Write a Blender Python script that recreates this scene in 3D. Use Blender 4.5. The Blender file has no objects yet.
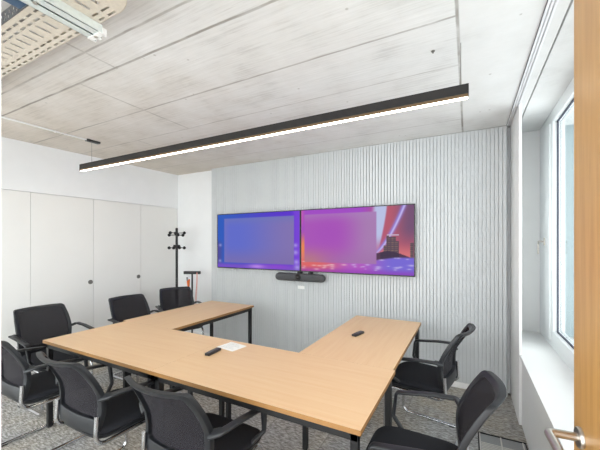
import bpy, bmesh, math, random
from mathutils import Vector, Matrix
random.seed(7)
PI = math.pi
scene = bpy.context.scene
COL = scene.collection
EXPO = 0.18

# ------------------------------------------------------------------ helpers
def lin(c):
    return tuple(((v/255)/12.92 if v/255 <= .04045 else (((v/255)+.055)/1.055)**2.4) for v in c)

def link(name, me, mat=None, parent=None):
    o = bpy.data.objects.new(name, me)
    COL.objects.link(o)
    if mat is not None:
        for m in (mat if isinstance(mat, (list, tuple)) else [mat]):
            me.materials.append(m)
    if parent is not None:
        o.parent = parent
    return o

def tag(o, label=None, cat=None, group=None, kind=None):
    if label: o['label'] = label
    if cat: o['category'] = cat
    if group: o['group'] = group
    if kind: o['kind'] = kind
    return o

def thing(name, label, cat, loc=(0, 0, 0), rotz=0, group=None, kind=None):
    o = bpy.data.objects.new(name, None)
    o.empty_display_size = .1
    COL.objects.link(o)
    o.location = loc
    o.rotation_euler = (0, 0, rotz)
    return tag(o, label, cat, group, kind)

def dup(root, loc, rotz, label):
    r = root.copy(); COL.objects.link(r)
    r.location = loc; r.rotation_euler = (0, 0, rotz)
    r['label'] = label
    for ch in list(root.children):
        c = ch.copy(); COL.objects.link(c); c.parent = r
        for g in list(ch.children):
            d = g.copy(); COL.objects.link(d); d.parent = c
    return r

class MB:
    """collects shapes in one bmesh"""
    def __init__(self):
        self.bm = bmesh.new()
    def box(self, a, b, bevel=0, seg=2, M=None, mi=0):
        bm = bmesh.new()
        bmesh.ops.create_cube(bm, size=1)
        for v in bm.verts:
            v.co = Vector(((a[i]+b[i])/2 + v.co[i]*(b[i]-a[i]) for i in range(3)))
        if bevel:
            bmesh.ops.bevel(bm, geom=list(bm.edges), offset=bevel, segments=seg, profile=.6, affect='EDGES')
        self._merge(bm, M, mi)
        return self
    def prism(self, pts, z0, z1, bevel=0, M=None, mi=0):
        bm = bmesh.new()
        lo = [bm.verts.new((p[0], p[1], z0)) for p in pts]
        hi = [bm.verts.new((p[0], p[1], z1)) for p in pts]
        n = len(pts)
        bm.faces.new(list(reversed(lo))); bm.faces.new(hi)
        for i in range(n):
            bm.faces.new((lo[i], lo[(i+1) % n], hi[(i+1) % n], hi[i]))
        bmesh.ops.recalc_face_normals(bm, faces=bm.faces)
        if bevel:
            es = [e for e in bm.edges if e.calc_face_angle(0) > .6]
            bmesh.ops.bevel(bm, geom=es, offset=bevel, segments=2, profile=.6, affect='EDGES')
        self._merge(bm, M, mi)
        return self
    def lathe(self, prof, c=(0, 0, 0), n=24, M=None, mi=0):
        bm = bmesh.new()
        rings = []
        for r, z in prof:
            if r < 1e-6:
                rings.append([bm.verts.new((0, 0, z))])
            else:
                rings.append([bm.verts.new((r*math.cos(2*PI*k/n), r*math.sin(2*PI*k/n), z)) for k in range(n)])
        for A, B in zip(rings, rings[1:]):
            for k in range(n):
                k2 = (k+1) % n
                if len(A) == 1 and len(B) == 1: continue
                if len(A) == 1: bm.faces.new((A[0], B[k2], B[k]))
                elif len(B) == 1: bm.faces.new((A[k], A[k2], B[0]))
                else: bm.faces.new((A[k], A[k2], B[k2], B[k]))
        for R in (rings[0], rings[-1]):
            if len(R) > 1: bm.faces.new(R)
        bmesh.ops.recalc_face_normals(bm, faces=bm.faces)
        T = Matrix.Translation(c)
        self._merge(bm, (M @ T) if M else T, mi)
        return self
    def cyl(self, p, q, r, n=16, mi=0):
        p = Vector(p); q = Vector(q)
        d = q-p
        M = Matrix.Translation(p) @ d.to_track_quat('Z', 'Y').to_matrix().to_4x4()
        return self.lathe([(0, 0), (r, 0), (r, d.length), (0, d.length)], n=n, M=M, mi=mi)
    def ball(self, c, r, sc=(1, 1, 1), n=14, mi=0):
        prof = [(r*math.sin(PI*k/n), -r*math.cos(PI*k/n)) for k in range(n+1)]
        prof[0] = (0, -r); prof[-1] = (0, r)
        return self.lathe(prof, n=18, M=Matrix.Translation(c) @ Matrix.Diagonal((*sc, 1)), mi=mi)
    def sweep(self, path, sect, closed=False, cap=True, up=Vector((0, 0, 1)), mi=0):
        """sweep a 2D section (list of (a,b)) along a 3D path; a along side axis, b along up axis"""
        bm = bmesh.new()
        P = [Vector(p) for p in path]
        n = len(P)
        rings = []
        prevN = None
        for i in range(n):
            if closed: t = (P[(i+1) % n]-P[i-1])
            else: t = P[min(i+1, n-1)]-P[max(i-1, 0)]
            t.normalize()
            if prevN is None:
                s = t.cross(up)
                if s.length < 1e-4: s = t.cross(Vector((1, 0, 0)))
                s.normalize()
            else:
                s = prevN - t*prevN.dot(t); s.normalize()
            prevN = s
            b = s.cross(t); b.normalize()
            rings.append([bm.verts.new(P[i]+s*x+b*y) for x, y in sect])
        m = len(sect)
        R = list(zip(rings, rings[1:]))
        if closed: R.append((rings[-1], rings[0]))
        for A, B in R:
            for k in range(m):
                bm.faces.new((A[k], A[(k+1) % m], B[(k+1) % m], B[k]))
        if cap and not closed:
            bm.faces.new(rings[0]); bm.faces.new(rings[-1])
        bmesh.ops.recalc_face_normals(bm, faces=bm.faces)
        self._merge(bm, None, mi)
        return self
    def tube(self, path, r, n=12, closed=False, mi=0):
        return self.sweep(path, [(r*math.cos(2*PI*k/n), r*math.sin(2*PI*k/n)) for k in range(n)], closed, mi=mi)
    def _merge(self, bm, M, mi):
        if M is not None:
            bmesh.ops.transform(bm, matrix=M, verts=bm.verts)
            if M.determinant() < 0:
                bmesh.ops.reverse_faces(bm, faces=bm.faces)
        for f in bm.faces: f.material_index = mi
        me = bpy.data.meshes.new('t'); bm.to_mesh(me); bm.free()
        self.bm.from_mesh(me); bpy.data.meshes.remove(me)
    def build(self, name, mat=None, parent=None, smooth=True, angle=.7):
        me = bpy.data.meshes.new(name)
        if smooth:
            for f in self.bm.faces: f.smooth = True
            for e in self.bm.edges:
                if len(e.link_faces) == 2 and e.calc_face_angle(0) > angle: e.smooth = False
        self.bm.to_mesh(me); self.bm.free()
        return link(name, me, mat, parent)

def fillet(pts, r, n=7):
    """round the corners of a 3D polyline"""
    P = [Vector(p) for p in pts]
    out = [P[0]]
    for i in range(1, len(P)-1):
        rr = r[i] if isinstance(r, (list, tuple)) else r
        a = (P[i-1]-P[i]); b = (P[i+1]-P[i])
        la, lb = a.length, b.length
        a.normalize(); b.normalize()
        ang = a.angle(b)
        if ang > PI-.02 or rr <= 0:
            out.append(P[i]); continue
        d = min(rr/math.tan(ang/2), la*.49, lb*.49)
        rad = d*math.tan(ang/2)
        c = P[i]+(a+b).normalized()*(rad/math.sin(ang/2))
        s = P[i]+a*d-c; e = P[i]+b*d-c
        tot = s.angle(e)
        for k in range(n+1):
            f = k/n
            out.append(c+(s*math.sin((1-f)*tot)+e*math.sin(f*tot))/math.sin(tot))
    out.append(P[-1])
    return out

# ------------------------------------------------------------------ materials
def mat(name):
    m = bpy.data.materials.new(name); m.use_nodes = True
    nt = m.node_tree
    b = nt.nodes.get('Principled BSDF')
    return m, nt, b

def N(nt, typ, **kw):
    n = nt.nodes.new(typ)
    for k, v in kw.items():
        if k.startswith('i_'):
            n.inputs[k[2:].replace('_', ' ')].default_value = v
        else: setattr(n, k, v)
    return n

def simple(name, rgb, rough=.5, metal=0, var=.06, scale=40, bump=0, spec=.5, coords='Object'):
    """principled with a slight procedural mottling"""
    m, nt, b = mat(name)
    tc = N(nt, 'ShaderNodeTexCoord')
    nz = N(nt, 'ShaderNodeTexNoise'); nz.inputs['Scale'].default_value = scale; nz.inputs['Detail'].default_value = 3
    nt.links.new(tc.outputs[coords], nz.inputs['Vector'])
    cr = N(nt, 'ShaderNodeValToRGB')
    c = lin(rgb)
    cr.color_ramp.elements[0].position = .3; cr.color_ramp.elements[1].position = .7
    cr.color_ramp.elements[0].color = (*[x*(1-var) for x in c], 1)
    cr.color_ramp.elements[1].color = (*[min(1, x*(1+var)) for x in c], 1)
    nt.links.new(nz.outputs['Fac'], cr.inputs['Fac'])
    nt.links.new(cr.outputs['Color'], b.inputs['Base Color'])
    b.inputs['Roughness'].default_value = rough
    b.inputs['Metallic'].default_value = metal
    b.inputs['Specular IOR Level'].default_value = spec
    if bump:
        bp = N(nt, 'ShaderNodeBump'); bp.inputs['Strength'].default_value = bump; bp.inputs['Distance'].default_value = .002
        nt.links.new(nz.outputs['Fac'], bp.inputs['Height']); nt.links.new(bp.outputs['Normal'], b.inputs['Normal'])
    return m

def wood(name, c0, c1, axis=0, scale=1.0, rough=.4, coat=0.0):
    m, nt, b = mat(name)
    tc = N(nt, 'ShaderNodeTexCoord')
    mp = N(nt, 'ShaderNodeMapping')
    s = [14*scale]*3; s[axis] = .9*scale
    mp.inputs['Scale'].default_value = s
    nt.links.new(tc.outputs['Object'], mp.inputs['Vector'])
    n1 = N(nt, 'ShaderNodeTexNoise'); n1.inputs['Scale'].default_value = 2.2; n1.inputs['Detail'].default_value = 5; n1.inputs['Distortion'].default_value = .4
    nt.links.new(mp.outputs['Vector'], n1.inputs['Vector'])
    mp2 = N(nt, 'ShaderNodeMapping'); s2 = [160*scale]*3; s2[axis] = 5*scale
    mp2.inputs['Scale'].default_value = s2
    nt.links.new(tc.outputs['Object'], mp2.inputs['Vector'])
    n2 = N(nt, 'ShaderNodeTexNoise'); n2.inputs['Scale'].default_value = 1; n2.inputs['Detail'].default_value = 2
    nt.links.new(mp2.outputs['Vector'], n2.inputs['Vector'])
    mx = N(nt, 'ShaderNodeMath', operation='MULTIPLY_ADD'); mx.inputs[1].default_value = .45
    nt.links.new(n2.outputs['Fac'], mx.inputs[0]); nt.links.new(n1.outputs['Fac'], mx.inputs[2])
    cr = N(nt, 'ShaderNodeValToRGB')
    cr.color_ramp.elements[0].position = .45; cr.color_ramp.elements[1].position = .98
    cr.color_ramp.elements[0].color = (*lin(c0), 1); cr.color_ramp.elements[1].color = (*lin(c1), 1)
    nt.links.new(mx.outputs[0], cr.inputs['Fac'])
    nt.links.new(cr.outputs['Color'], b.inputs['Base Color'])
    b.inputs['Roughness'].default_value = rough
    return m

def emis(name, rgb, strength):
    m = bpy.data.materials.new(name); m.use_nodes = True
    nt = m.node_tree; nt.nodes.clear()
    e = N(nt, 'ShaderNodeEmission'); e.inputs['Color'].default_value = (*lin(rgb), 1); e.inputs['Strength'].default_value = strength
    o = N(nt, 'ShaderNodeOutputMaterial'); nt.links.new(e.outputs[0], o.inputs['Surface'])
    return m

def glass(name, tint=(250, 252, 252), refl=.06):
    m = bpy.data.materials.new(name); m.use_nodes = True
    nt = m.node_tree; nt.nodes.clear()
    t = N(nt, 'ShaderNodeBsdfTransparent'); t.inputs['Color'].default_value = (*lin(tint), 1)
    g = N(nt, 'ShaderNodeBsdfGlossy'); g.inputs['Roughness'].default_value = .02
    lf = N(nt, 'ShaderNodeLayerWeight'); lf.inputs['Blend'].default_value = .5
    pw = N(nt, 'ShaderNodeMath', operation='POWER'); pw.inputs[1].default_value = 5
    nt.links.new(lf.outputs['Facing'], pw.inputs[0])
    lw = N(nt, 'ShaderNodeMath', operation='MULTIPLY_ADD'); lw.inputs[1].default_value = .6; lw.inputs[2].default_value = .03
    nt.links.new(pw.outputs[0], lw.inputs[0])
    mx = N(nt, 'ShaderNodeMixShader')
    nt.links.new(lw.outputs[0], mx.inputs['Fac'])
    nt.links.new(t.outputs[0], mx.inputs[1]); nt.links.new(g.outputs[0], mx.inputs[2])
    o = N(nt, 'ShaderNodeOutputMaterial'); nt.links.new(mx.outputs[0], o.inputs['Surface'])
    return m

M = {}
M['wall'] = simple('white_paint', (240, 241, 242), .85, var=.012, scale=6, spec=.2)
M['cupboard'] = simple('cupboard_laminate', (236, 235, 232), .55, var=.008, scale=3, spec=.3)
M['slat'] = simple('slat_lacquer', (208, 211, 213), .6, var=.015, scale=9, spec=.3)
M['slat_back'] = simple('slat_backing_felt', (196, 199, 201), .9, var=.03, scale=60, spec=.1)
M['trimwhite'] = simple('trim_white', (246, 246, 245), .4, var=.008, scale=5)
M['frame_white'] = simple('window_frame_white', (236, 239, 240), .35, var=.006, scale=5)
M['gasket'] = simple('gasket_dark', (70, 74, 88), .6, var=.05)
M['black_plastic'] = simple('black_plastic', (28, 30, 34), .42, var=.06, scale=90, bump=.05)
M['mesh'] = simple('back_mesh_fabric', (43, 41, 45), .85, var=.22, scale=420, bump=.4, spec=.15)
_nt = M['mesh'].node_tree
_tr = N(_nt, 'ShaderNodeBsdfTransparent'); _mx = N(_nt, 'ShaderNodeMixShader'); _mx.inputs['Fac'].default_value = .17
_nt.links.new(_nt.nodes['Principled BSDF'].outputs[0], _mx.inputs[1]); _nt.links.new(_tr.outputs[0], _mx.inputs[2])
_nt.links.new(_mx.outputs[0], _nt.nodes['Material Output'].inputs['Surface'])
M['seat'] = simple('seat_fabric', (34, 35, 40), .85, var=.2, scale=320, bump=.4, spec=.25)
M['chrome'] = simple('chrome', (215, 216, 220), .12, metal=1, var=.02)
M['black_metal'] = simple('black_powder_coat', (15, 15, 17), .5, var=.08, scale=120)
M['table_top'] = wood('beech_laminate', (227, 187, 142), (233, 198, 156), axis=0, scale=1.0, rough=.42)
M['table_edge'] = simple('beech_edge', (156, 114, 66), .5, var=.05, scale=30)
M['door'] = wood('oak_veneer', (184, 132, 66), (208, 160, 92), axis=2, scale=1.3, rough=.38)
M['steel'] = simple('brushed_steel', (190, 184, 176), .28, metal=1, var=.05, scale=60)
M['lamp_black'] = simple('lamp_housing_black', (34, 32, 32), .45, var=.04)
M['remote'] = simple('remote_black', (40, 38, 40), .45, var=.1, scale=150)
M['button'] = simple('button_grey', (120, 118, 118), .5)
M['paper'] = simple('paper_white', (244, 243, 240), .8, var=.006)
M['ink'] = simple('ink_grey', (190, 190, 192), .9)
M['bar_grey'] = simple('video_bar_fabric', (72, 73, 76), .75, var=.2, scale=600, bump=.3)
M['lens'] = simple('lens_black', (12, 12, 14), .1, var=.02)
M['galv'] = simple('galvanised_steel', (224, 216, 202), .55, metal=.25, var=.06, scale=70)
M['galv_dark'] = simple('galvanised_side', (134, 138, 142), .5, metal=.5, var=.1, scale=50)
M['strut'] = simple('zinc_strut', (226, 234, 232), .4, metal=.3, var=.05, scale=50)
M['blue'] = simple('blue_plastic', (52, 84, 116), .5, var=.08)
M['orange'] = simple('orange_plastic', (232, 112, 30), .5, var=.06)
M['pink'] = simple('pink_cord', (226, 150, 140), .7, var=.05)
M['grille'] = simple('grille_aluminium', (150, 152, 152), .5, metal=.3, var=.05, scale=90)
M['grille_light'] = simple('grille_divider', (206, 204, 198), .5, var=.03)
M['dark'] = simple('dark_gap', (22, 22, 24), .8)
M['glass'] = glass('clear_glass')
M['dimming_glass'] = glass('daylight_dimming_glass', (226, 229, 229))  # tint added to cut the daylight coming through the panes
M['ext'] = simple('exterior_render', (160, 174, 177), .9, var=.03, scale=12)
M['ring'] = simple('pull_grey', (128, 126, 122), .4, metal=.6, var=.05)
M['railwhite'] = simple('track_white', (232, 233, 236), .4, var=.01)

def carpet():
    m, nt, b = mat('carpet_tiles')
    tc = N(nt, 'ShaderNodeTexCoord')
    n1 = N(nt, 'ShaderNodeTexNoise'); n1.inputs['Scale'].default_value = 22; n1.inputs['Detail'].default_value = 6; n1.inputs['Roughness'].default_value = .75
    n2 = N(nt, 'ShaderNodeTexNoise'); n2.inputs['Scale'].default_value = 2.0; n2.inputs['Detail'].default_value = 2
    mp = N(nt, 'ShaderNodeMapping'); mp.inputs['Scale'].default_value = (1, 3.2, 1)
    nt.links.new(tc.outputs['Object'], mp.inputs['Vector'])
    nt.links.new(mp.outputs[0], n1.inputs['Vector']); nt.links.new(tc.outputs['Object'], n2.inputs['Vector'])
    cr = N(nt, 'ShaderNodeValToRGB')
    e = cr.color_ramp.elements
    e[0].position = .3; e[0].color = (*lin((84, 81, 77)), 1)
    e[1].position = .72; e[1].color = (*lin((246, 245, 243)), 1)
    k = e.new(.5); k.color = (*lin((168, 164, 158)), 1)
    nt.links.new(n1.outputs['Fac'], cr.inputs['Fac'])
    cr2 = N(nt, 'ShaderNodeValToRGB')
    cr2.color_ramp.elements[0].position = .4; cr2.color_ramp.elements[1].position = .6
    cr2.color_ramp.elements[0].color = (.92, .95, 1, 1); cr2.color_ramp.elements[1].color = (1, .96, .88, 1)
    nt.links.new(n2.outputs['Fac'], cr2.inputs['Fac'])
    mx = N(nt, 'ShaderNodeMix', data_type='RGBA', blend_type='MULTIPLY'); mx.inputs['Factor'].default_value = 1
    nt.links.new(cr.outputs[0], mx.inputs[6]); nt.links.new(cr2.outputs[0], mx.inputs[7])
    # tile seams 0.5 m
    br = N(nt, 'ShaderNodeTexBrick'); br.offset = 0; br.inputs['Scale'].default_value = 1
    br.inputs['Brick Width'].default_value = .5; br.inputs['Row Height'].default_value = .5; br.inputs['Mortar Size'].default_value = .004
    br.inputs['Color1'].default_value = (1, 1, 1, 1); br.inputs['Color2'].default_value = (.94, .94, .94, 1); br.inputs['Mortar'].default_value = (.72, .72, .72, 1)
    nt.links.new(tc.outputs['Object'], br.inputs['Vector'])
    m2 = N(nt, 'ShaderNodeMix', data_type='RGBA', blend_type='MULTIPLY'); m2.inputs['Factor'].default_value = 1
    nt.links.new(mx.outputs[2], m2.inputs[6]); nt.links.new(br.outputs['Color'], m2.inputs[7])
    nt.links.new(m2.outputs[2], b.inputs['Base Color'])
    b.inputs['Roughness'].default_value = .95; b.inputs['Specular IOR Level'].default_value = .1
    bp = N(nt, 'ShaderNodeBump'); bp.inputs['Strength'].default_value = .35; bp.inputs['Distance'].default_value = .004
    nt.links.new(n1.outputs['Fac'], bp.inputs['Height']); nt.links.new(bp.outputs[0], b.inputs['Normal'])
    return m

def concrete():
    """board-marked cast concrete: streaks along X, dark formwork joints, plain strip at the window side"""
    m, nt, b = mat('cast_concrete')
    L = nt.links.new
    tc = N(nt, 'ShaderNodeTexCoord')
    sp = N(nt, 'ShaderNodeSeparateXYZ'); L(tc.outputs['Object'], sp.inputs[0])
    X, Y = sp.outputs['X'], sp.outputs['Y']
    def math_(op, a, bb=None, c=None, clamp=False):
        n = N(nt, 'ShaderNodeMath', operation=op); n.use_clamp = clamp
        for i, v in enumerate((a, bb, c)):
            if v is None: continue
            if isinstance(v, (int, float)): n.inputs[i].default_value = v
            else: L(v, n.inputs[i])
        return n.outputs[0]
    # wobble
    wn = N(nt, 'ShaderNodeTexNoise'); wn.inputs['Scale'].default_value = 5; wn.inputs['Detail'].default_value = 3
    L(tc.outputs['Object'], wn.inputs['Vector'])
    wob = math_('MULTIPLY_ADD', wn.outputs['Fac'], .016, -.008)
    Yw = math_('ADD', Y, wob); Xw = math_('ADD', X, wob)
    # streaks
    mp = N(nt, 'ShaderNodeMapping'); mp.inputs['Scale'].default_value = (.9, 22, 1)
    L(tc.outputs['Object'], mp.inputs['Vector'])
    s1 = N(nt, 'ShaderNodeTexNoise'); s1.inputs['Scale'].default_value = 3.2; s1.inputs['Detail'].default_value = 7; s1.inputs['Roughness'].default_value = .65; s1.inputs['Distortion'].default_value = .5
    L(mp.outputs[0], s1.inputs['Vector'])
    s2 = N(nt, 'ShaderNodeTexNoise'); s2.inputs['Scale'].default_value = 2.6; s2.inputs['Detail'].default_value = 8; s2.inputs['Roughness'].default_value = .6
    L(tc.outputs['Object'], s2.inputs['Vector'])
    board = math_('LESS_THAN', X, -.05)
    streak = math_('MULTIPLY', math_('SUBTRACT', s1.outputs['Fac'], .5), math_('MULTIPLY_ADD', board, .55, .15))
    val = math_('ADD', math_('ADD', streak, math_('MULTIPLY', math_('SUBTRACT', s2.outputs['Fac'], .5), .7)), .5)
    cr = N(nt, 'ShaderNodeValToRGB')
    e = cr.color_ramp.elements
    e[0].position = .16; e[0].color = (*lin((186, 185, 183)), 1)
    e[1].position = .74; e[1].color = (*lin((232, 232, 232)), 1)
    k = e.new(.46); k.color = (*lin((220, 220, 219)), 1)
    L(val, cr.inputs['Fac'])
    # warm tone on the cupboard side painting in the weaker, warmer light there
    wr = N(nt, 'ShaderNodeMapRange'); wr.inputs[1].default_value = -1.5; wr.inputs[2].default_value = -4.0
    L(math_('ADD', X, math_('MULTIPLY', math_('SUBTRACT', s2.outputs['Fac'], .5), 2.0)), wr.inputs[0])
    mw = N(nt, 'ShaderNodeMix', data_type='RGBA', blend_type='MULTIPLY')
    L(math_('MULTIPLY', wr.outputs[0], .9), mw.inputs['Factor']); L(cr.outputs[0], mw.inputs[6]); mw.inputs[7].default_value = (.92, .83, .73, 1)
    # fine scratches and fibres left by the boards
    mp3 = N(nt, 'ShaderNodeMapping'); mp3.inputs['Scale'].default_value = (1.6, 34, 1); mp3.inputs['Rotation'].default_value = (0, 0, .03)
    L(tc.outputs['Object'], mp3.inputs['Vector'])
    s3 = N(nt, 'ShaderNodeTexNoise'); s3.inputs['Scale'].default_value = 1.6; s3.inputs['Detail'].default_value = 4; s3.inputs['Roughness'].default_value = .7
    L(mp3.outputs[0], s3.inputs['Vector'])
    sr = N(nt, 'ShaderNodeMapRange'); sr.inputs[1].default_value = .62; sr.inputs[2].default_value = .74
    L(s3.outputs['Fac'], sr.inputs[0])
    msc = N(nt, 'ShaderNodeMix', data_type='RGBA', blend_type='MIX')
    L(math_('MULTIPLY', math_('MULTIPLY', sr.outputs[0], math_('MULTIPLY_ADD', board, .45, .08)), math_('MULTIPLY_ADD', s2.outputs['Fac'], 1.2, -.1, True)), msc.inputs['Factor']); L(mw.outputs[2], msc.inputs[6]); msc.inputs[7].default_value = (*lin((150, 144, 136)), 1)
    mw = msc
    # joints
    def line(coord, c, w, soft=.006):
        d = math_('ABSOLUTE', math_('SUBTRACT', coord, c))
        n = N(nt, 'ShaderNodeMapRange'); n.inputs[1].default_value = w; n.inputs[2].default_value = w+soft
        n.inputs[3].default_value = 1; n.inputs[4].default_value = 0
        L(d, n.inputs[0]); return n.outputs[0]
    tot = None
    def add(x):
        nonlocal tot
        tot = x if tot is None else math_('MAXIMUM', tot, x)
    for y, w, s in ((.80, .004, .8), (1.12, .004, .85), (1.318, .005, 1), (1.855, .004, .85), (2.37, .003, .6), (2.62, .002, .3), (2.9, .003, .55), (3.42, .003, .5)):
        add(math_('MULTIPLY', math_('MULTIPLY', line(Yw, y, w), board), s))
    add(line(math_('ADD', X, math_('MULTIPLY', wob, .3)), -.05, .005))
    def band(y0, y1): return math_('MULTIPLY', math_('GREATER_THAN', Y, y0), math_('LESS_THAN', Y, y1))
    add(math_('MULTIPLY', math_('MULTIPLY', line(Xw, -2.12, .004), band(.8, 1.33)), .7))
    add(math_('MULTIPLY', math_('MULTIPLY', line(Xw, -2.57, .004), band(1.33, 2.37)), .7))
    add(math_('MULTIPLY', math_('MULTIPLY', line(Xw, -3.4, .004), band(2.37, 2.9)), .5))
    fade = N(nt, 'ShaderNodeMapRange'); fade.inputs[1].default_value = .3; fade.inputs[2].default_value = .6; fade.inputs[3].default_value = .35
    L(wn.outputs['Fac'], fade.inputs[0])
    ml = N(nt, 'ShaderNodeMix', data_type='RGBA', blend_type='MIX')
    L(math_('MULTIPLY', math_('MULTIPLY', tot, fade.outputs[0]), .75), ml.inputs['Factor']); L(mw.outputs[2], ml.inputs[6]); ml.inputs[7].default_value = (*lin((128, 122, 114)), 1)
    # pores
    vo = N(nt, 'ShaderNodeTexVoronoi'); vo.inputs['Scale'].default_value = 9; vo.inputs['Randomness'].default_value = 1
    L(tc.outputs['Object'], vo.inputs['Vector'])
    po = N(nt, 'ShaderNodeMapRange'); po.inputs[1].default_value = .05; po.inputs[2].default_value = .10; po.inputs[3].default_value = .5; po.inputs[4].default_value = 0
    L(vo.outputs['Distance'], po.inputs[0])
    mpz = N(nt, 'ShaderNodeMix', data_type='RGBA', blend_type='MIX')
    L(math_('MULTIPLY', po.outputs[0], math_('GREATER_THAN', s2.outputs['Fac'], .56)), mpz.inputs['Factor']); L(ml.outputs[2], mpz.inputs[6]); mpz.inputs[7].default_value = (*lin((150, 146, 138)), 1)
    L(mpz.outputs[2], b.inputs['Base Color'])
    b.inputs['Roughness'].default_value = .85; b.inputs['Specular IOR Level'].default_value = .2
    bp = N(nt, 'ShaderNodeBump'); bp.inputs['Strength'].default_value = .3; bp.inputs['Distance'].default_value = .004
    L(math_('SUBTRACT', val, tot), bp.inputs['Height']); L(bp.outputs[0], b.inputs['Normal'])
    return m
M['carpet'] = carpet()
M['concrete'] = concrete()

# ------------------------------------------------------------------ the room
H = 2.753          # ceiling
YB = 3.92          # plain back wall
def struct(o, label, cat):
    return tag(o, label, cat, kind='structure')

struct(MB().box((-5.4, -1.6, -.12), (.95, 4.6, 0)).build('floor', M['carpet']), 'grey mottled carpet tile floor', 'floor')
c = MB().box((-5.4, -1.6, H), (.448, 4.6, H+.25)).box((.448, -1.6, H+.07), (.47, 4.6, H+.25)).box((.464, -1.6, H+.015), (1.05, 4.6, H+.25)).build('ceiling', M['concrete'])
struct(c, 'raw cast concrete ceiling with formwork joints', 'ceiling')

struct(MB().box((-4.56, YB, 0), (.40, YB+.28, H)).build('wall_back', M['wall']), 'plain white back wall showing left of the slatted cladding', 'wall')

# slatted cladding in front of the back wall
m_ = MB()
X0, X1, YS = -3.633, .352, 3.82
m_.box((X0, YS+.010, 0), (X1, YB, H-.002), mi=1)
pitch = .0362
n = int((X1-X0)/pitch)
for i in range(n):
    x = X0 + .002 + i*pitch
    m_.box((x, YS, .06), (x+.0295, YS+.021, H-.004), mi=0)
cl = m_.build('trim_1', [M['slat'], M['slat_back']], smooth=False)
struct(cl, 'pale grey vertical slat cladding behind the screens', 'wall cladding')
struct(MB().box((X0, YS-.006, 0), (X1, YS+.02, .06), bevel=.002).build('baseboard_back', M['trimwhite']), 'white skirting under the slatted cladding', 'baseboard')
struct(MB().box((-4.50, YB-.012, 0), (X0, YB, .06), bevel=.002).build('baseboard_corner', M['trimwhite']), 'white skirting on the plain wall by the coat stand', 'baseboard')

# left wall with built-in cupboards (slightly out of square)
LA = math.atan2(2.52, .12)
ML = Matrix.Translation((-4.51, YB, 0)) @ Matrix.Rotation(LA, 4, 'Z')
wl = MB().box((-3.9, .56, 0), (.4, .66, H), M=ML).box((-3.9, 0, 2.168), (.02, .56, H), M=ML)
wl.box((-3.9, .02, 0), (-3.72, .56, 2.168), M=ML)
struct(wl.build('wall_left', M['wall']), 'white left wall above the cupboards', 'wall')
cup = thing('built_in_cupboard', 'tall white flush built-in cupboard along the left wall', 'cupboard', (-4.51, YB, 0), LA)
b_ = MB().box((-3.70, .024, .0), (-.035, .55, 2.152))
b_.build('body', M['dark'], cup)
MB().box((-3.70, .012, 0), (0, .024, .07)).build('plinth', M['cupboard'], cup)
LSEAM = None
def left_s(px):
    A = math.radians(27.9446); f = 316.7
    F = Vector((-math.sin(A), math.cos(A))); R = Vector((math.cos(A), math.sin(A)))
    d = F+R*((px-300)/f)
    p0 = Vector((-4.51, YB)); u = Vector((.12, 2.52)).normalized()
    # p0+s*u = t*d
    det = u.x*(-d.y)+u.y*d.x
    s = (-p0.x*(-d.y)-p0.y*d.x)/det
    return s
seams = [-3.70, left_s(30.5), left_s(93.5), left_s(140.8), -.012]
for i in range(4):
    a, b = seams[i]+.0013, seams[i+1]-.0013
    d = MB().box((a, 0, .074), (b, .022, 2.164), bevel=.0012, seg=1).build('door', M['cupboard'], cup)
    if i in (1, 2):
        px, v = ((90.5, 282), (138.5, 276.5))[i-1]
        s = left_s(px)
        P3 = ML @ Vector((s, 0, 0))
        A = math.radians(27.9446)
        t = -math.sin(A)*P3.x+math.cos(A)*P3.y
        z = 1.56+(243-v)*t/316.7
        Mr = Matrix.Translation((s, 0, z)) @ Matrix.Rotation(PI/2, 4, 'X')
        MB().lathe([(.0, .001), (.021, .001), (.024, .004), (.029, .004), (.030, 0), (0, 0)], M=Mr, n=28).build('round_pull', M['ring'], d)

# right side: window niche with sill, thin lining panel, glazed facade
WX = .68
wr = MB()
wr.box((.407, .2, 0), (1.05, 4.2, .58))                                   # dado below the sill
wr.box((.53, 4.2, 0), (1.05, 4.6, H+.03))                                 # far reveal block
wr.box((.40, 4.2, 0), (.53, 4.6, H+.03))
wr.box((.68, .2, .58), (1.05, .42, H+.02))                                # near reveal
struct(wr.build('wall_right', M['trimwhite']), 'white wall and window niche on the right', 'wall')
struct(MB().box((.386, 3.28, 0), (.407, YB, H), bevel=.003).build('trim_2', M['trimwhite']), 'tall white lining panel at the niche edge', 'wall panel')
struct(MB().box((.392, .2, .58), (WX, 4.2, .605), bevel=.004).build('trim_3', M['trimwhite']), 'deep white window sill', 'window sill')

win = thing('window_1', 'tall white framed window above the sill', 'window', (WX, 2.0, .605), 0, kind='structure')
def wbox(a, b, bevel=.004): # in world coordinates
    return (a[0]-WX, a[1]-2.0, a[2]-.605), (b[0]-WX, b[1]-2.0, b[2]-.605), bevel
Z0, Z1 = .605, H+.02
GZ0, GZ1 = .752, 2.664
fr = MB()
fr.box(*wbox((WX, .42, Z0), (WX+.09, 3.62, GZ0)))
fr.box(*wbox((WX, .42, GZ1), (WX+.09, 4.2, Z1)))
fr.box(*wbox((WX, .42, GZ0), (WX+.09, .50, GZ1)))
fr.box(*wbox((WX, 1.93, GZ0), (WX+.09, 2.03, GZ1)))
fr.box(*wbox((WX, 3.62, Z0), (WX+.09, 3.70, GZ1)))
fr.box(*wbox((WX, 4.13, Z0), (WX+.09, 4.2, GZ1)))
fr.box(*wbox((WX, 3.70, Z0), (WX+.09, 4.13, Z0+.06)))
fr.build('window_frame', M['frame_white'], win)
sash = MB().box(*wbox((WX-.012, 3.695, Z0+.055), (WX+.06, 4.135, GZ1+.005))).build('vent_sash', M['frame_white'], win)
hd = MB()
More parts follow.
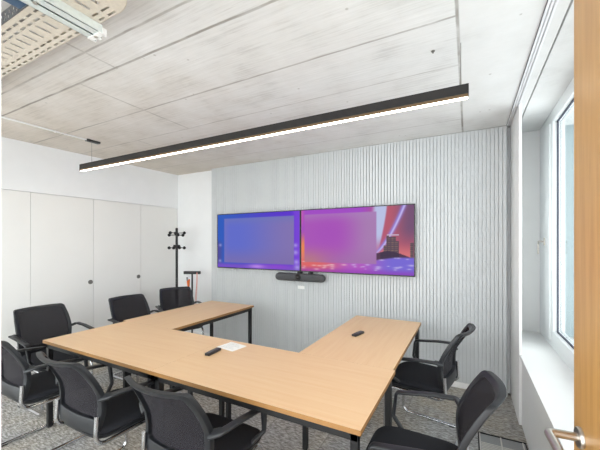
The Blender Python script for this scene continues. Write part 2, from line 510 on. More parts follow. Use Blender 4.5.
hy, hz = 3.88-2.0, 1.575-.605
hd.box((-.022, hy-.014, hz-.035), (-.012, hy+.014, hz+.035), bevel=.003)
hd.cyl((-.022, hy, hz), (-.062, hy, hz), .009)
hd.tube(fillet([(-.055, hy, hz), (-.062, hy, hz), (-.062, hy+.02, hz-.02), (-.062, hy+.02, hz-.125)], .01), .008)
hd.build('window_handle', M['steel'], sash)
for a, b in ((.50, 1.93), (2.03, 3.62)):
    MB().box(*wbox((WX+.045, a+.012, GZ0+.012), (WX+.051, b-.012, GZ1-.012), 0)).build('pane', M['dimming_glass'], win)
    g = MB()
    for q, r in (((a, GZ0), (b, GZ0+.012)), ((a, GZ1-.012), (b, GZ1)), ((a, GZ0), (a+.012, GZ1)), ((b-.012, GZ0), (b, GZ1))):
        g.box(*wbox((WX+.030, q[0], q[1]), (WX+.043, r[0], r[1]), 0))
    g.build('gasket', M['gasket'], win)
# outer reveal of the facade seen through the pane
struct(MB().box((1.05, 4.17, .3), (1.30, 4.7, 3.4)).box((.77, 4.15, .6), (1.05, 4.2, H+.02)).build('wall_outside', M['ext']), 'pale outer reveal seen through the window pane', 'wall')

# front wall: door opening with white frame, glazed partition beside it
wf = MB()
wf.box((-5.3, .04, 2.33), (.70, .2, H))
wf.box((.335, .04, 0), (.70, .2, 2.33))
struct(wf.build('wall_front', M['wall']), 'white lintel wall over the doorway', 'wall')
pt = thing('window_2', 'glazed partition beside the doorway', 'glass partition', (-2.9, .12, 0), 0, kind='structure')
p_ = MB().box((-1.9, -.03, 0), (2.25, .03, .06)).box((-1.9, -.03, 2.27), (2.25, .03, 2.33)).box((.15, -.03, .06), (.2, .03, 2.27))
p_.build('partition_frame', M['frame_white'], pt)
MB().box((-1.88, -.006, .06), (.15, .006, 2.27)).build('pane', M['glass'], pt)
MB().box((.2, -.006, .06), (2.25, .006, 2.27)).build('pane', M['glass'], pt)
struct(MB().box((-.65, .03, 0), (-.588, .2, 2.33), bevel=.003).build('trim_4', M['frame_white']), 'white door jamb at the left edge', 'door frame')

# open oak door on the right
hx, hyy = .314, .205
ex, ey = .2525, 1.103
ang = math.atan2(ey-hyy, ex-hx)
dl = math.hypot(ex-hx, ey-hyy)
dr = thing('door_1', 'open oak door leaf at the right edge', 'door', (hx, hyy, 0), ang, kind='structure')
# local x along the leaf from hinge to free edge, local +y = towards the room (left face)
MB().box((0, -.042, .008), (dl, 0, 2.30), bevel=.002).build('leaf', M['door'], dr)
A_ = math.radians(27.9446)
hs = dl-.052
hz = 1.062
h_ = MB()
Mx = Matrix.Translation((hs, 0, hz)) @ Matrix.Rotation(-PI/2, 4, 'X')
h_.lathe([(0, 0), (.026, 0), (.026, .006), (.024, .009), (0, .009)], M=Mx, n=28)
h_.tube(fillet([(hs, .006, hz), (hs, .070, hz), (hs-.135, .070, hz)], .012), .0105, n=16)
h_.lathe([(0, 0), (.026, 0), (.026, .006), (.024, .009), (0, .009)], M=Matrix.Translation((hs, 0, hz-.075)) @ Matrix.Rotation(-PI/2, 4, 'X'), n=28)
h_.build('lever_handle', M['steel'], dr)
g_ = MB()
for z in (.25, 1.15, 2.05):
    g_.cyl((-.004, .006, z-.05), (-.004, .006, z+.05), .008)
g_.build('hinge', M['steel'], dr)

# ceiling curtain track (three rails)
ct = thing('curtain_track', 'white triple curtain track running along the ceiling by the window', 'curtain track', (.37, 2.0, H))
for i, x in enumerate((.352, .368, .386)):
    rr = MB().box((x-.37-.006, -1.75, -.012), (x-.37+.006, 1.80, 0), bevel=.002)
    rr.build('rail', M['railwhite'], ct)
MB().box((-.026, -1.75, -.006), (-.023, 1.80, 0)).build('shadow_gap', M['gasket'], ct)

# ------------------------------------------------------------------ linear pendant lamp
LY = 2.117
lamp = thing('pendant_lamp', 'long black linear pendant lamp hanging under the concrete ceiling', 'lamp', (-2.06, LY, 2.419))
xa, xb = -4.078+2.06, .004+2.06
w = .022
hb = MB()
hb.box((xa, -w, .0172), (xb, -w+.004, .075)).box((xa, w-.004, .0172), (xb, w, .075)).box((xa, -w, .071), (xb, w, .075))
hb.box((xa, -w, .0), (xa+.004, w, .075)).box((xb-.004, -w, .010), (xb, w, .075))
hb.build('housing', M['lamp_black'], lamp)
MB().box((xa+.005, -w+.0045, -.002), (xb-.005, w-.0045, .02), bevel=.002).build('diffuser', emis('lamp_diffuser', (255, 243, 224), 10.0), lamp)
MB().box((xa+.0045, -w+.0003, -.001), (xb-.001, -w+.004, .0170), bevel=.001).box((xa+.0045, w-.004, -.001), (xb-.001, w-.0003, .0170), bevel=.001).build('glow_strip', emis('lamp_glow_strip', (255, 216, 170), .2), lamp)  # added warm strips painting the glow along the housing's lower face
for x in (xa+.215, xb-.042):
    MB().cyl((x, 0, .075), (x, 0, H-2.419-.0), .0018, n=8).build('suspension_wire', M['ring'], lamp)
MB().box((xa+.215-.028, -.06, H-2.419-.022), (xa+.215+.028, .085, H-2.419), bevel=.003).build('ceiling_canopy', M['lamp_black'], lamp)
lx = -2.06+xa+.215
cd = MB().cyl((lx-.01, .25, H-.009), (lx, LY-.059, H-.009), .009, n=12)
for y in (.7, 1.25, 1.75):
    cd.box((lx-.014, y-.01, H-.02), (lx+.008, y+.01, H-.001), bevel=.002)
tag(cd.build('cable_conduit', M['trimwhite']), 'thin white cable conduit running along the ceiling to the lamp canopy', 'conduit')

# ------------------------------------------------------------------ tables
def table(name, cx, cy, L, D, rot, label, skip=()):
    t = thing(name, label, 'table', (cx, cy, 0), rot, group='beech meeting tables set in a U')
    h = .74
    m = MB().box((-L/2, -D/2, h-.024), (L/2, D/2, h), bevel=.0003, seg=1)
    for f in m.bm.faces:
        f.material_index = 0 if abs(f.normal.z) > .9 else 1
    m.build('tabletop', [M['table_top'], M['table_edge']], t)
    a = MB(); i = .018; ht = h-.0245
    for s in (-1, 1):
        y = s*(D/2-i)
        a.box((-L/2+i, min(y, y-s*.03), ht-.04), (L/2-i, max(y, y-s*.03), ht))
        x = s*(L/2-i)
        a.box((min(x, x-s*.03), -D/2+i+.03, ht-.04), (max(x, x-s*.03), D/2-i-.03, ht))
    a.build('apron_frame', M['black_metal'], t)
    k = .036
    for sx in (-1, 1):
        for sy in (-1, 1):
            x = sx*(L/2-i-k/2); y = sy*(D/2-i-k/2)
            lg = MB().box((x-k/2, y-k/2, .012), (x+k/2, y+k/2, ht-.04+.0395), bevel=.002, seg=1)
            lg.build('leg', M['black_metal'], t)
    for sx in (-1, 1):
        for sy in (-1, 1):
            x = sx*(L/2-i-k/2); y = sy*(D/2-i-k/2)
            MB().lathe([(0, 0), (.016, 0), (.016, .012), (0, .012)], c=(x, y, 0), n=16).build('foot', M['black_plastic'], t)
    return t
table('meeting_table', -2.4865, 1.716, 1.3728, .745, 0, 'beech table at the near left of the U, with chairs behind its front edge')
table('meeting_table', -1.107, 1.716, 1.3858, .745, 0, 'beech table at the near right corner of the U, holding the paper sheet')
table('meeting_table', -2.857, 2.7412, 1.305, .74, math.radians(90), 'beech table forming the left arm of the U in front of the cupboard')
table('meeting_table', -.772, 2.7812, 1.385, .69, math.radians(90), 'beech table forming the right arm of the U, under the right screen')

# ------------------------------------------------------------------ chairs (local: faces +y, origin on floor under the seat)
def back_hw(z):
    # half width of the back frame over height
    pts = [(.455, .195), (.55, .225), (.70, .236), (.80, .230), (.905, .214)]
    for (a, b), (c, d) in zip(pts, pts[1:]):
        if z <= c: return b+(d-b)*max(0, (z-a))/(c-a)
    return pts[-1][1]
def back_y(x, z):
    f = (z-.455)/.45
    kp = [(.40, -.200), (.455, -.200), (.54, -.190), (.62, -.186), (.68, -.196), (.74, -.220), (.82, -.262), (.905, -.312), (.95, -.34)]
    base = kp[-1][1]
    for (a, b), (c, d) in zip(kp, kp[1:]):
        if z <= c:
            base = b+(d-b)*max(0, z-a)/(c-a); break
    hw = .225
    sag = (.018+.042*f)
    return base-sag*(1-min(1, (x/hw)**2))
def back_loop(inset, nper=14, top_in=None, bot_in=None, r=.04):
    ti = inset if top_in is None else top_in
    bi = inset if bot_in is None else bot_in
    z0, z1 = .455+bi, .905-ti
    out = []
    # polygon: walk the outline with rounded corners in unit coordinates
    rz = r
    def corner(sx, sz):
        pts = []
        cz = (z1-rz) if sz > 0 else (z0+rz)
        for k in range(nper//2+1):
            a = (PI/2)*k/(nper//2)
            pts.append((sx, math.cos(a), sz, math.sin(a), cz))
        return pts
    def pt(sx, ca, sz, sa, cz):
        z = cz+sz*rz*sa
        hw = back_hw(z)-inset
        x = sx*(hw-rz+rz*ca)
        return (x, z)
    right = []
    for q in corner(1, -1)[::-1]: right.append(pt(*q))
    nz = 10
    za, zb = z0+rz, z1-rz
    for k in range(1, nz):
        z = za+(zb-za)*k/nz
        right.append((back_hw(z)-inset, z))
    for q in corner(1, 1): right.append(pt(*q))
    top = []
    xr = right[-1][0]
    for k in range(1, 10): top.append((xr-2*xr*k/10, z1))
    left = [(-x, z) for x, z in reversed(right)]
    xb = right[0][0]
    bot = [(-xb+2*xb*k/10, z0) for k in range(1, 10)]
    return right+top+left+bot

def build_back(t):
    out = back_loop(0, r=.022)
    inn = back_loop(.030, top_in=.026, bot_in=.085, r=.020)
    n = len(out)
    bm = bmesh.new()
    th = .017
    ring = []
    for (loop, dth) in ((out, th), (inn, th)):
        ring.append(([bm.verts.new((x, back_y(x, z)+dth*.75, z)) for x, z in loop], [bm.verts.new((x, back_y(x, z)-dth, z)) for x, z in loop]))
    (of, ob), (nf, nb) = ring
    for k in range(n):
        j = (k+1) % n
        bm.faces.new((of[k], of[j], nf[j], nf[k]))
        bm.faces.new((ob[k], nb[k], nb[j], ob[j]))
        bm.faces.new((of[k], ob[k], ob[j], of[j]))
        bm.faces.new((nf[k], nf[j], nb[j], nb[k]))
    bmesh.ops.recalc_face_normals(bm, faces=bm.faces)
    es = [e for e in bm.edges if e.calc_face_angle(0) > .9]
    bmesh.ops.bevel(bm, geom=es, offset=.0035, segments=2, profile=.6, affect='EDGES')
    m = MB(); me = bpy.data.meshes.new('t'); bm.to_mesh(me); bm.free(); m.bm.from_mesh(me); bpy.data.meshes.remove(me)
    fr = m.build('backrest_frame', M['black_plastic'], t, angle=.6)
    # mesh panel, a thin curved skin inside the ring
    loop = back_loop(.027, top_in=.023, bot_in=.082, r=.021)
    bm = bmesh.new()
    zs = sorted(set(round(z, 4) for x, z in loop))
    zmin, zmax = zs[0], zs[-1]
    rows = []
    R_ = len(loop)
    def hw_at(z):
        best = 0
        for k in range(R_):
            (x0, za), (x1, zb) = loop[k], loop[(k+1) % R_]
            if (za-z)*(zb-z) <= 0 and abs(za-zb) > 1e-7:
                best = max(best, abs(x0+(x1-x0)*(z-za)/(zb-za)))
        return best
    nz, nx = 26, 16
    for side in (0, 1):
        g = []
        for i in range(nz+1):
            z = zmin+(zmax-zmin)*(.5-.5*math.cos(PI*i/nz))
            z = min(max(z, zmin+1e-4), zmax-1e-4)
            hw = hw_at(z)
            g.append([bm.verts.new((hw*(2*k/nx-1), back_y(hw*(2*k/nx-1), z)+(.009 if side else .004), z)) for k in range(nx+1)])
        rows.append(g)
    for side, g in enumerate(rows):
        for i in range(nz):
            for k in range(nx):
                bm.faces.new((g[i][k], g[i][k+1], g[i+1][k+1], g[i+1][k]))
    A, B = rows
    for i in range(nz):
        bm.faces.new((A[i][0], A[i+1][0], B[i+1][0], B[i][0])); bm.faces.new((A[i][nx], A[i+1][nx], B[i+1][nx], B[i][nx]))
    for k in range(nx):
        bm.faces.new((A[0][k], A[0][k+1], B[0][k+1], B[0][k])); bm.faces.new((A[nz][k], A[nz][k+1], B[nz][k+1], B[nz][k]))
    bmesh.ops.recalc_face_normals(bm, faces=bm.faces)
    m = MB(); me = bpy.data.meshes.new('t'); bm.to_mesh(me); bm.free(); m.bm.from_mesh(me); bpy.data.meshes.remove(me)
    m.build('mesh_panel', M['mesh'], fr)

def build_seat(t):
    def outline(s, n=44):
        pts = []
        for k in range(n):
            a = 2*PI*k/n
            e = .36
            cx, sy = math.cos(a), math.sin(a)
            x = math.copysign(abs(cx)**e, cx)*.238*s
            y = math.copysign(abs(sy)**e, sy)*.238*s
            x *= 1+.04*(y/.238)
            pts.append((x, y+.015))
        return pts
    def loft(name, levels, m, crown=0):
        bm = bmesh.new(); rings = []
        for s, z in levels:
            r = []
            for x, y in outline(s):
                dz = -.018*max(0, (y-.10)/.15)**2 if y > .10 else 0
                r.append(bm.verts.new((x, y, z+dz)))
            rings.append(r)
        n = len(rings[0])
        for a, b in zip(rings, rings[1:]):
            for k in range(n):
                bm.faces.new((a[k], a[(k+1) % n], b[(k+1) % n], b[k]))
        bm.faces.new(rings[0]); bm.faces.new(rings[-1])
        bmesh.ops.recalc_face_normals(bm, faces=bm.faces)
        q = MB(); me = bpy.data.meshes.new('t'); bm.to_mesh(me); bm.free(); q.bm.from_mesh(me); bpy.data.meshes.remove(me)
        return q.build(name, m, t, angle=1.0)
    loft('seat_cushion', [(.97, .440), (1.0, .446), (1.0, .462), (.985, .472), (.94, .478), (.8, .482), (.5, .484), (.2, .4845)], M['seat'])
    loft('seat_shell', [(.84, .4085), (.93, .414), (.975, .426), (.985, .4395)], M['black_plastic'])

def build_chair(label, loc, rotz):
    t = thing('conference_chair', label, 'chair', loc, rotz, group='black mesh chairs around the meeting tables')
    build_seat(t); build_back(t)
    # chrome cantilever frame: uprights behind, under the seat, down in front, back along the floor
    X = .213; r = .0125
    zf = .396
    side = [(X, -.222, .57), (X, -.232, zf), (X, .225, zf), (X, .240, r), (X, -.27, r)]
    path = side + [(-x, y, z) for x, y, z in reversed(side)]
    rad = [0, .06, .07, .055, .06, .06, .055, .07, .06, 0]
    # keep start behind the frame ring
    MB().tube(fillet(path, rad, 8), r, n=12).build('cantilever_frame', M['chrome'], t)
    gl = MB()
    # arms
    for s in (-1, 1):
        p = [(s*.222, -.206, .668), (s*.285, -.178, .690), (s*.288, -.05, .682), (s*.286, .150, .654), (s*.278, .166, .510), (s*.236, .105, .462)]
        pts = fillet(p, [0, .022, .2, .022, .020, 0], 6)
        # flat pad section widens along the top run
        ma = MB(); bm = bmesh.new(); rings = []
        n = len(pts)
        for i, q in enumerate(pts):
            tt = (pts[min(i+1, n-1)]-pts[max(i-1, 0)]).normalized()
            sd = Vector((1, 0, 0)) - tt*tt.x; sd.normalize()
            bb = sd.cross(tt); bb.normalize()
            top = max(0, min(1, (q.z-.60)/.05))
            wv = .012+.010*top; hv = .010-.001*top
            sect = []
            for k in range(14):
                a = 2*PI*k/14
                ca, sa = math.cos(a), math.sin(a)
                sect.append((math.copysign(abs(ca)**.55, ca)*wv, math.copysign(abs(sa)**.55, sa)*hv))
            rings.append([bm.verts.new(q+sd*x+bb*y) for x, y in sect])
        for a, b in zip(rings, rings[1:]):
            for k in range(14):
                bm.faces.new((a[k], a[(k+1) % 14], b[(k+1) % 14], b[k]))
        bm.faces.new(rings[0]); bm.faces.new(rings[-1])
        bmesh.ops.recalc_face_normals(bm, faces=bm.faces)
        me = bpy.data.meshes.new('t'); bm.to_mesh(me); bm.free(); ma.bm.from_mesh(me); bpy.data.meshes.remove(me)
        ma.build('armrest', M['black_plastic'], t, angle=1.0)
    for s in (-1, 1):
        q = MB().box((s*X-.014, -.20, 0), (s*X+.014, -.16, .006), bevel=.002)
        q.build('glide', M['black_plastic'], t)
    return t

CH = [  # x, y, facing angle (0 = +y)
    ((-1.285, 1.305), 0, 'black mesh chair nearest the camera, tucked under the near table edge'),
    ((-2.085, 1.275), math.radians(0), 'black mesh chair in the middle of the front row, under the near left table'),
    ((-2.945, 1.265), math.radians(-1), 'black mesh chair at the left picture edge, cut off by the frame'),
    ((-3.59, 1.63), math.radians(-90), 'black mesh chair at the left arm of tables nearest the camera, facing right'),
    ((-3.41, 2.44), math.radians(-92), 'middle black mesh chair of the three before the cupboard doors'),
    ((-3.505, 3.115), math.radians(-114), 'black mesh chair right in front of the coat stand, turned towards the camera'),
    ((-.335, 2.80), math.radians(80), 'black mesh chair at the right arm of the tables, side on beside the slatted wall'),
    ((-.235, 1.69), math.radians(90), 'black mesh chair cut by the bottom edge, right of the near table corner'),
]
proto = None
for (x, y), a, lab in CH:
    if proto is None: proto = build_chair(lab, (x, y, 0), a)
    else: dup(proto, (x, y, 0), a, lab)

# ------------------------------------------------------------------ screens
def smooth(a, b, x):
    t = max(0, min(1, (x-a)/(b-a))); return t*t*(3-2*t)
def mixc(a, b, t):
    t = max(0, min(1, t)); return tuple(p+(q-p)*t for p, q in zip(a, b))
def gauss(x, y, cx, cy, sx, sy):
    return math.exp(-((x-cx)/sx)**2-((y-cy)/sy)**2)
RND = random.Random(3)
LIGHTS_L = [(RND.uniform(0, 1), RND.uniform(.02, .06), RND.uniform(.006, .02)) for _ in range(20)]
def left_pic(u, v):
    # vivid wallpaper
    c = mixc((46, 92, 196), (92, 52, 214), smooth(.0, .9, u))
    c = mixc(c, (78, 74, 150), smooth(.55, .4, v)*smooth(.10, .0, u))
    c = mixc(c, (122, 66, 226), smooth(.90, .97, u))
    c = mixc(c, (120, 80, 206), smooth(.12, .03, v))
    c = mixc(c, (206, 150, 250), .9*gauss(u, v, .52, .04, .10, .035))
    c = mixc(c, (150, 70, 220), .8*gauss(u, v, .75, .05, .16, .04))
    for (x, y, r) in ((.955, .30, .03), (.965, .14, .03), (.955, .42, .025), (.975, .05, .03), (.03, .12, .02), (.035, .42, .02)):
        c = mixc(c, (205, 205, 255), .6*gauss(u, v, x, y, r, r*1.3))
    ins = smooth(.084, .096, u)*smooth(.946, .934, u)*smooth(.085, .10, v)*smooth(.93, .915, v)
    g = mixc((98, 110, 212), (134, 118, 184), smooth(.25, .95, u))
    g = mixc(g, (128, 112, 176), smooth(.45, .05, v)*.8)
    g = mixc(g, (112, 120, 190), smooth(.75, .95, v)*.7)
    g = mixc(g, (130, 122, 190), smooth(.18, .06, u)*.5)
    return mixc(mixc(c, g, ins), (150, 148, 176), .10)  # grey share paints a slight reflective haze over the picture
BLD = [(.735, .765, .33), (.762, .788, .42), (.784, .806, .57), (.806, .86, .55), (.858, .885, .49), (.972, 1.0, .46)]
LR = [(RND.uniform(0, 1), RND.uniform(.04, .27), RND.uniform(.006, .018)) for _ in range(46)]
def right_pic(u, v):
    # dusk sky, light ribbons, skyline and water
    c = mixc((168, 76, 206), (190, 92, 112), smooth(.55, .8, u))
    c = mixc(c, (236, 128, 126), smooth(.5, .25, v)*smooth(.55, .75, u)*.8)
    c = mixc(c, (120, 84, 118), smooth(.80, .98, u)*smooth(.3, .7, v))
    c = mixc(c, (232, 120, 120), smooth(.16, .0, u)*smooth(.7, .3, v))
    c = mixc(c, (204, 90, 190), smooth(.05, .0, u)*smooth(.6, .9, v))
    # pale ribbon curving from the top
    e = .795-.12*(1-v)**1.3-.01
    c = mixc(c, (196, 206, 244), smooth(e-.13, e-.08, u)*smooth(e+.012, e-.006, u)*smooth(.25, .6, v))
    # narrow blue white ribbon
    e2 = .66+.265*max(0, (v-.28)/.72)**.62
    c = mixc(c, (150, 140, 240), 1.0*math.exp(-((u-e2)/.020)**2)*smooth(.2, .4, v))
    c = mixc(c, (224, 210, 255), .8*math.exp(-((u-e2-.004)/.008)**2)*smooth(.2, .4, v))
    # skyline
    for a, b, h in BLD:
        if a < u < b and .2 < v < h:
            w = ((u-a)*160 % 2 < 1) and ((v*70) % 2 < 1)
            c = (140, 112, 100) if w else (92, 74, 88)
    if .79 < u < .885 and abs(v-.575) < .008: c = (214, 190, 214)
    hill = .20+.14*smooth(.50, .80, u)*smooth(1.1, .8, u)
    if u > .48 and v < hill and v > .17: c = mixc(c, (60, 48, 72), .85)
    # water
    wtr = mixc((232, 104, 104), (186, 92, 200), smooth(.15, .5, u))
    wtr = mixc(wtr, (122, 108, 224), smooth(.55, .85, u))
    wtr = mixc(wtr, (150, 60, 190), smooth(.10, .0, v)*.7)
    c = mixc(c, wtr, smooth(.205 + .06*smooth(.6, .9, u), .175+.06*smooth(.6, .9, u), v))
    for (x, y, r) in LR:
        c = mixc(c, (255, 214, 214) if x < .5 else (226, 218, 255), .7*gauss(u, v, x, y*.9, r*1.5, r*.7))
    c = mixc(c, (255, 150, 70), .8*gauss(u, v, .02, .40, .035, .16))
    ins = smooth(.028, .038, u)*smooth(.708, .698, u)*smooth(.14, .155, v)*smooth(.935, .92, v)
    g = mixc((178, 88, 192), (176, 130, 186), smooth(.32, .66, u))
    g = mixc(g, (192, 124, 136), smooth(.5, .15, v)*smooth(.5, .05, u))
    g = mixc(g, (168, 118, 176), smooth(.45, .15, v)*.7*smooth(.1, .5, u))
    g = mixc(g, (178, 134, 196), smooth(.75, .95, v)*.7)
    g = mixc(g, (172, 78, 194), .7*gauss(u, v, .27, .62, .2, .25))
    return mixc(mixc(c, g, ins), (160, 146, 170), .10)  # same painted haze of reflections, mixed in as grey
def screen_mat():
    m = bpy.data.materials.new('screen_picture'); m.use_nodes = True
    nt = m.node_tree; nt.nodes.clear()
    at = N(nt, 'ShaderNodeAttribute'); at.attribute_name = 'picture'
    e = N(nt, 'ShaderNodeEmission'); e.inputs['Strength'].default_value = .92/(2**EXPO)
    nt.links.new(at.outputs['Color'], e.inputs['Color'])
    o = N(nt, 'ShaderNodeOutputMaterial'); nt.links.new(e.outputs[0], o.inputs['Surface'])
    return m
M['screen'] = screen_mat()
def tv(x0, x1, z0, z1, pic, label):
    cx = (x0+x1)/2
    t = thing('television', label, 'television', (cx, YS, z0), 0, group='wall-mounted televisions')
    W = x1-x0; Hh = z1-z0
    yf = -.075
    MB().box((-W/2+.004, yf+.004, .004), (W/2-.004, -.028, Hh-.004), bevel=.004).build('back_cover', M['black_plastic'], t)
    bz = MB()
    bw = .010
    bz.box((-W/2, yf, 0), (W/2, yf+.02, bw+.004), bevel=.001, seg=1).box((-W/2, yf, Hh-bw), (W/2, yf+.02, Hh), bevel=.001, seg=1)
    bz.box((-W/2, yf, bw), (-W/2+bw, yf+.02, Hh-bw)).box((W/2-bw, yf, bw), (W/2, yf+.02, Hh-bw))
    bz.build('bezel', M['remote'], t)
    nx, nz = 220, 124
    vs, cs = [], []
    for j in range(nz+1):
        for i in range(nx+1):
            vs.append((-W/2+bw+(W-2*bw)*i/nx, yf+.003, bw+.004+(Hh-2*bw-.004)*j/nz))
            cs.append(pic(i/nx, j/nz))
    fs = []
    for j in range(nz):
        for i in range(nx):
            a = j*(nx+1)+i
            fs.append((a, a+1, a+nx+2, a+nx+1))
    me = bpy.data.meshes.new('screen'); me.from_pydata(vs, [], fs)
    at = me.color_attributes.new('picture', 'FLOAT_COLOR', 'POINT')
    for k, c in enumerate(cs): at.data[k].color = (*lin(c), 1)
    link('screen', me, M['screen'], t)
    MB().box((-.3, -.030, Hh*.3), (.3, 0, Hh*.7)).build('wall_bracket', M['black_metal'], t)
    return t
TVS = .98   # the screens stand 75 mm proud of the slats
yf = YS-.075
def onwall(px, y=yf):
    d = Vector((-math.sin(A_), math.cos(A_)))+Vector((math.cos(A_), math.sin(A_)))*((px-300)/316.7)
    t = y/d.y
    return t*d.x, t
xl, tl = onwall(217.2); xm, tm = onwall(300.4); xr, tr = onwall(415)
zt, zb = 1.56+34.2*tm/316.7*.985, 1.56-27.6*tm/316.7*.99
zt = (1.56+28.8*tl/316.7 + 1.56+39.1*tr/316.7)/2; zb = (1.56-24.5*tl/316.7 + 1.56-34.3*tr/316.7)/2
tv(xl, xm-.003, zb, zt, left_pic, 'wall-mounted television on the left, showing a blue and violet picture')
tv(xm+.003, xr, zb, zt, right_pic, 'wall-mounted television on the right, showing a magenta dusk skyline')

# video bar under the screens
vx0, _ = onwall(274.8, 3.70); vx1, _ = onwall(324.8, 3.70); vxm, tvb = onwall(300, 3.70)
vz = 1.56-34.8*tvb/316.7
vb = thing('video_bar', 'dark grey camera and speaker bar mounted under the two screens', 'video bar', ((vx0+vx1)/2-.017, 3.70, vz-.055))
W2 = (vx1-vx0)/2
prof = [(math.copysign(abs(math.cos(2*PI*k/28))**.7, math.cos(2*PI*k/28))*.052, math.copysign(abs(math.sin(2*PI*k/28))**.7, math.sin(2*PI*k/28))*.052) for k in range(28)]
bm = bmesh.new(); rings = []
for i in range(31):
    s = -math.cos(PI*i/30)
    k = math.sqrt(max(0.004, 1-max(0, (abs(s)-.84)/.16)**2))
    rings.append([bm.verts.new((s*W2, .055+a*.95*k, .055+b*k)) for a, b in prof])
for a, b in zip(rings, rings[1:]):
    for k in range(28): bm.faces.new((a[k], a[(k+1) % 28], b[(k+1) % 28], b[k]))
bm.faces.new(rings[0]); bm.faces.new(rings[-1])
bmesh.ops.recalc_face_normals(bm, faces=bm.faces)
q = MB(); me = bpy.data.meshes.new('t'); bm.to_mesh(me); bm.free(); q.bm.from_mesh(me); bpy.data.meshes.remove(me)
q.build('bar_body', M['bar_grey'], vb)
cxl = (vxm-(vx0+vx1)/2)-.02
Ml = Matrix.Translation((cxl, .012, .055)) @ Matrix.Rotation(PI/2, 4, 'X')
MB().lathe([(0, 0), (.046, 0), (.046, .014), (.040, .018), (.036, .014), (0, .010)], M=Ml, n=32).build('lens_housing', M['remote'], vb)
MB().lathe([(0, .011), (.022, .011), (.018, .018), (.008, .021), (0, .0215)], M=Ml, n=28).build('lens', M['lens'], vb)
for s in (cxl-.0, cxl+.16):
    MB().box((s-.02, .03, .105), (s+.02, .112, zb-(vz-.055)-.001), bevel=.002).build('mount', M['black_metal'], vb)
sx, ts = onwall(301.5, YS)
sz = 1.56-44.3*ts/316.7
so = thing('wall_socket', 'small white socket plate on the slats below the video bar', 'socket', (sx, YS, sz))
MB().box((-.05, -.014, -.022), (.05, 0, .022), bevel=.003).build('plate', M['trimwhite'], so)
for k in (-.024, .024):
    MB().box((k-.009, -.0155, -.009), (k+.009, -.0135, .009)).build('port', M['paper'], so)

# ------------------------------------------------------------------ things on the tables
def remote(x, y, rot, label, L=.165):
    t = thing('remote_control', label, 'remote control', (x, y, .7402), rot, group='remote controls on the tables')
    MB().prism([(-.021, -L/2), (.021, -L/2), (.0235, 0), (.021, L/2), (-.021, L/2), (-.0235, 0)], 0, .019, bevel=.005).build('body', M['remote'], t)
    for r in range(5):
        for c in (-1, 0, 1):
            MB().box((c*.011-.0035, -.05+r*.02-.003, .0185), (c*.011+.0035, -.05+r*.02+.003, .0205), bevel=.0008, seg=1).build('button', M['button'], t)
    return t
remote(-1.68, 1.784, math.radians(5), 'dark remote control lying beside the paper sheet', .142)
remote(-.868, 2.745, math.radians(-12), 'dark remote control alone on the right table arm', .155)
pp = thing('paper_sheet', 'white printed paper sheet on the near table by the inner corner', 'paper', (-1.652, 1.962, .7402), math.radians(-8))
pm = MB(); pm.box((-.091, -.077, 0), (.091, .077, .001)); pm.build('sheet', M['paper'], pp)
ink = MB()
for k in range(6):
    ink.box((-.07, .055-k*.02, .0010), (.045+.02*((k*7) % 3-1), .058-k*.02, .0013))
ink.build('print', M['ink'], pp)

# ------------------------------------------------------------------ coat stand and T-shaped stand in the corner
cs = thing('coat_stand', 'slim black coat stand in the corner beside the cupboard', 'coat stand', (-4.155, 3.585, 0))
MB().lathe([(0, 0), (.17, 0), (.172, .008), (.15, .016), (.03, .026), (.02, .03), (0, .03)], n=36).build('base', M['black_metal'], cs)
MB().cyl((0, 0, .028), (0, 0, 1.785), .019, n=20).ball((0, 0, 1.785), .021).build('pole', M['black_metal'], cs)
for z, tilt, aa in ((1.70, .02, (20, 70, 110, 160, 200, 250, 290, 340)), (1.50, -.005, (25, 115, 205, 295))):
    hub = MB().lathe([(.0, -.02), (.03, -.02), (.034, 0), (.03, .02), (0, .02)] if z > 1.6 else [(0, -.03), (.05, -.03), (.055, 0), (.05, .03), (0, .03)], c=(0, 0, z), n=20).build('collar', M['black_metal'], cs)
    for k, a in enumerate((28, 88, 148, 208, 268, 328) if z > 1.5 else (28, 118, 208, 298)):
        r = math.radians(a)
        L = .122
        d = Vector((math.cos(r), math.sin(r), 0))
        zz = z+(.022 if k % 2 == 0 else -.012) if z > 1.5 else z-.018
        q = MB().cyl(d*.02+Vector((0, 0, zz)), d*L+Vector((0, 0, zz)), .006, n=10)
        q.ball(d*L+Vector((0, 0, zz)), .025)
        q.build('hook', M['black_metal'], cs)

ts_ = thing('tool_stand', 'black T-topped stand holding an orange tool, right of the coat stand', 'stand', (-3.88, 3.65, 0))
MB().box((-.085, -.10, 0), (.14, .10, .02), bevel=.004).build('base', M['black_metal'], ts_)
MB().cyl((0, 0, .018), (0, 0, 1.075), .013, n=16).build('pole', M['black_metal'], ts_)
MtT = Matrix.Rotation(math.radians(28), 4, 'Z')
MB().box((-.132, -.02, 1.065), (.132, .02, 1.112), bevel=.006, M=MtT).build('crossbar', M['black_metal'], ts_)
o_ = thing('hand_tool', 'orange-handled tool hanging at the left side of the T-topped stand', 'tool', (-3.902, 3.64, 0))
o_b = MB()
o_b.sweep(fillet([MtT @ Vector(p) for p in ((-.012, -.034, .985), (-.022, -.034, .86), (-.008, -.034, .66))], .05), [(.025*math.cos(2*PI*k/12), .012*math.sin(2*PI*k/12)) for k in range(12)])
o_b.sweep(fillet([MtT @ Vector(p) for p in ((-.040, -.034, .965), (-.026, -.034, .84), (-.012, -.034, .70))], .05), [(.015*math.cos(2*PI*k/12), .011*math.sin(2*PI*k/12)) for k in range(12)])
o_b.build('handle', M['orange'], o_)
MB().cyl(MtT @ Vector((-.041, -.034, .96)), MtT @ Vector((-.046, -.034, 1.02)), .011).build('tip', M['button'], o_)
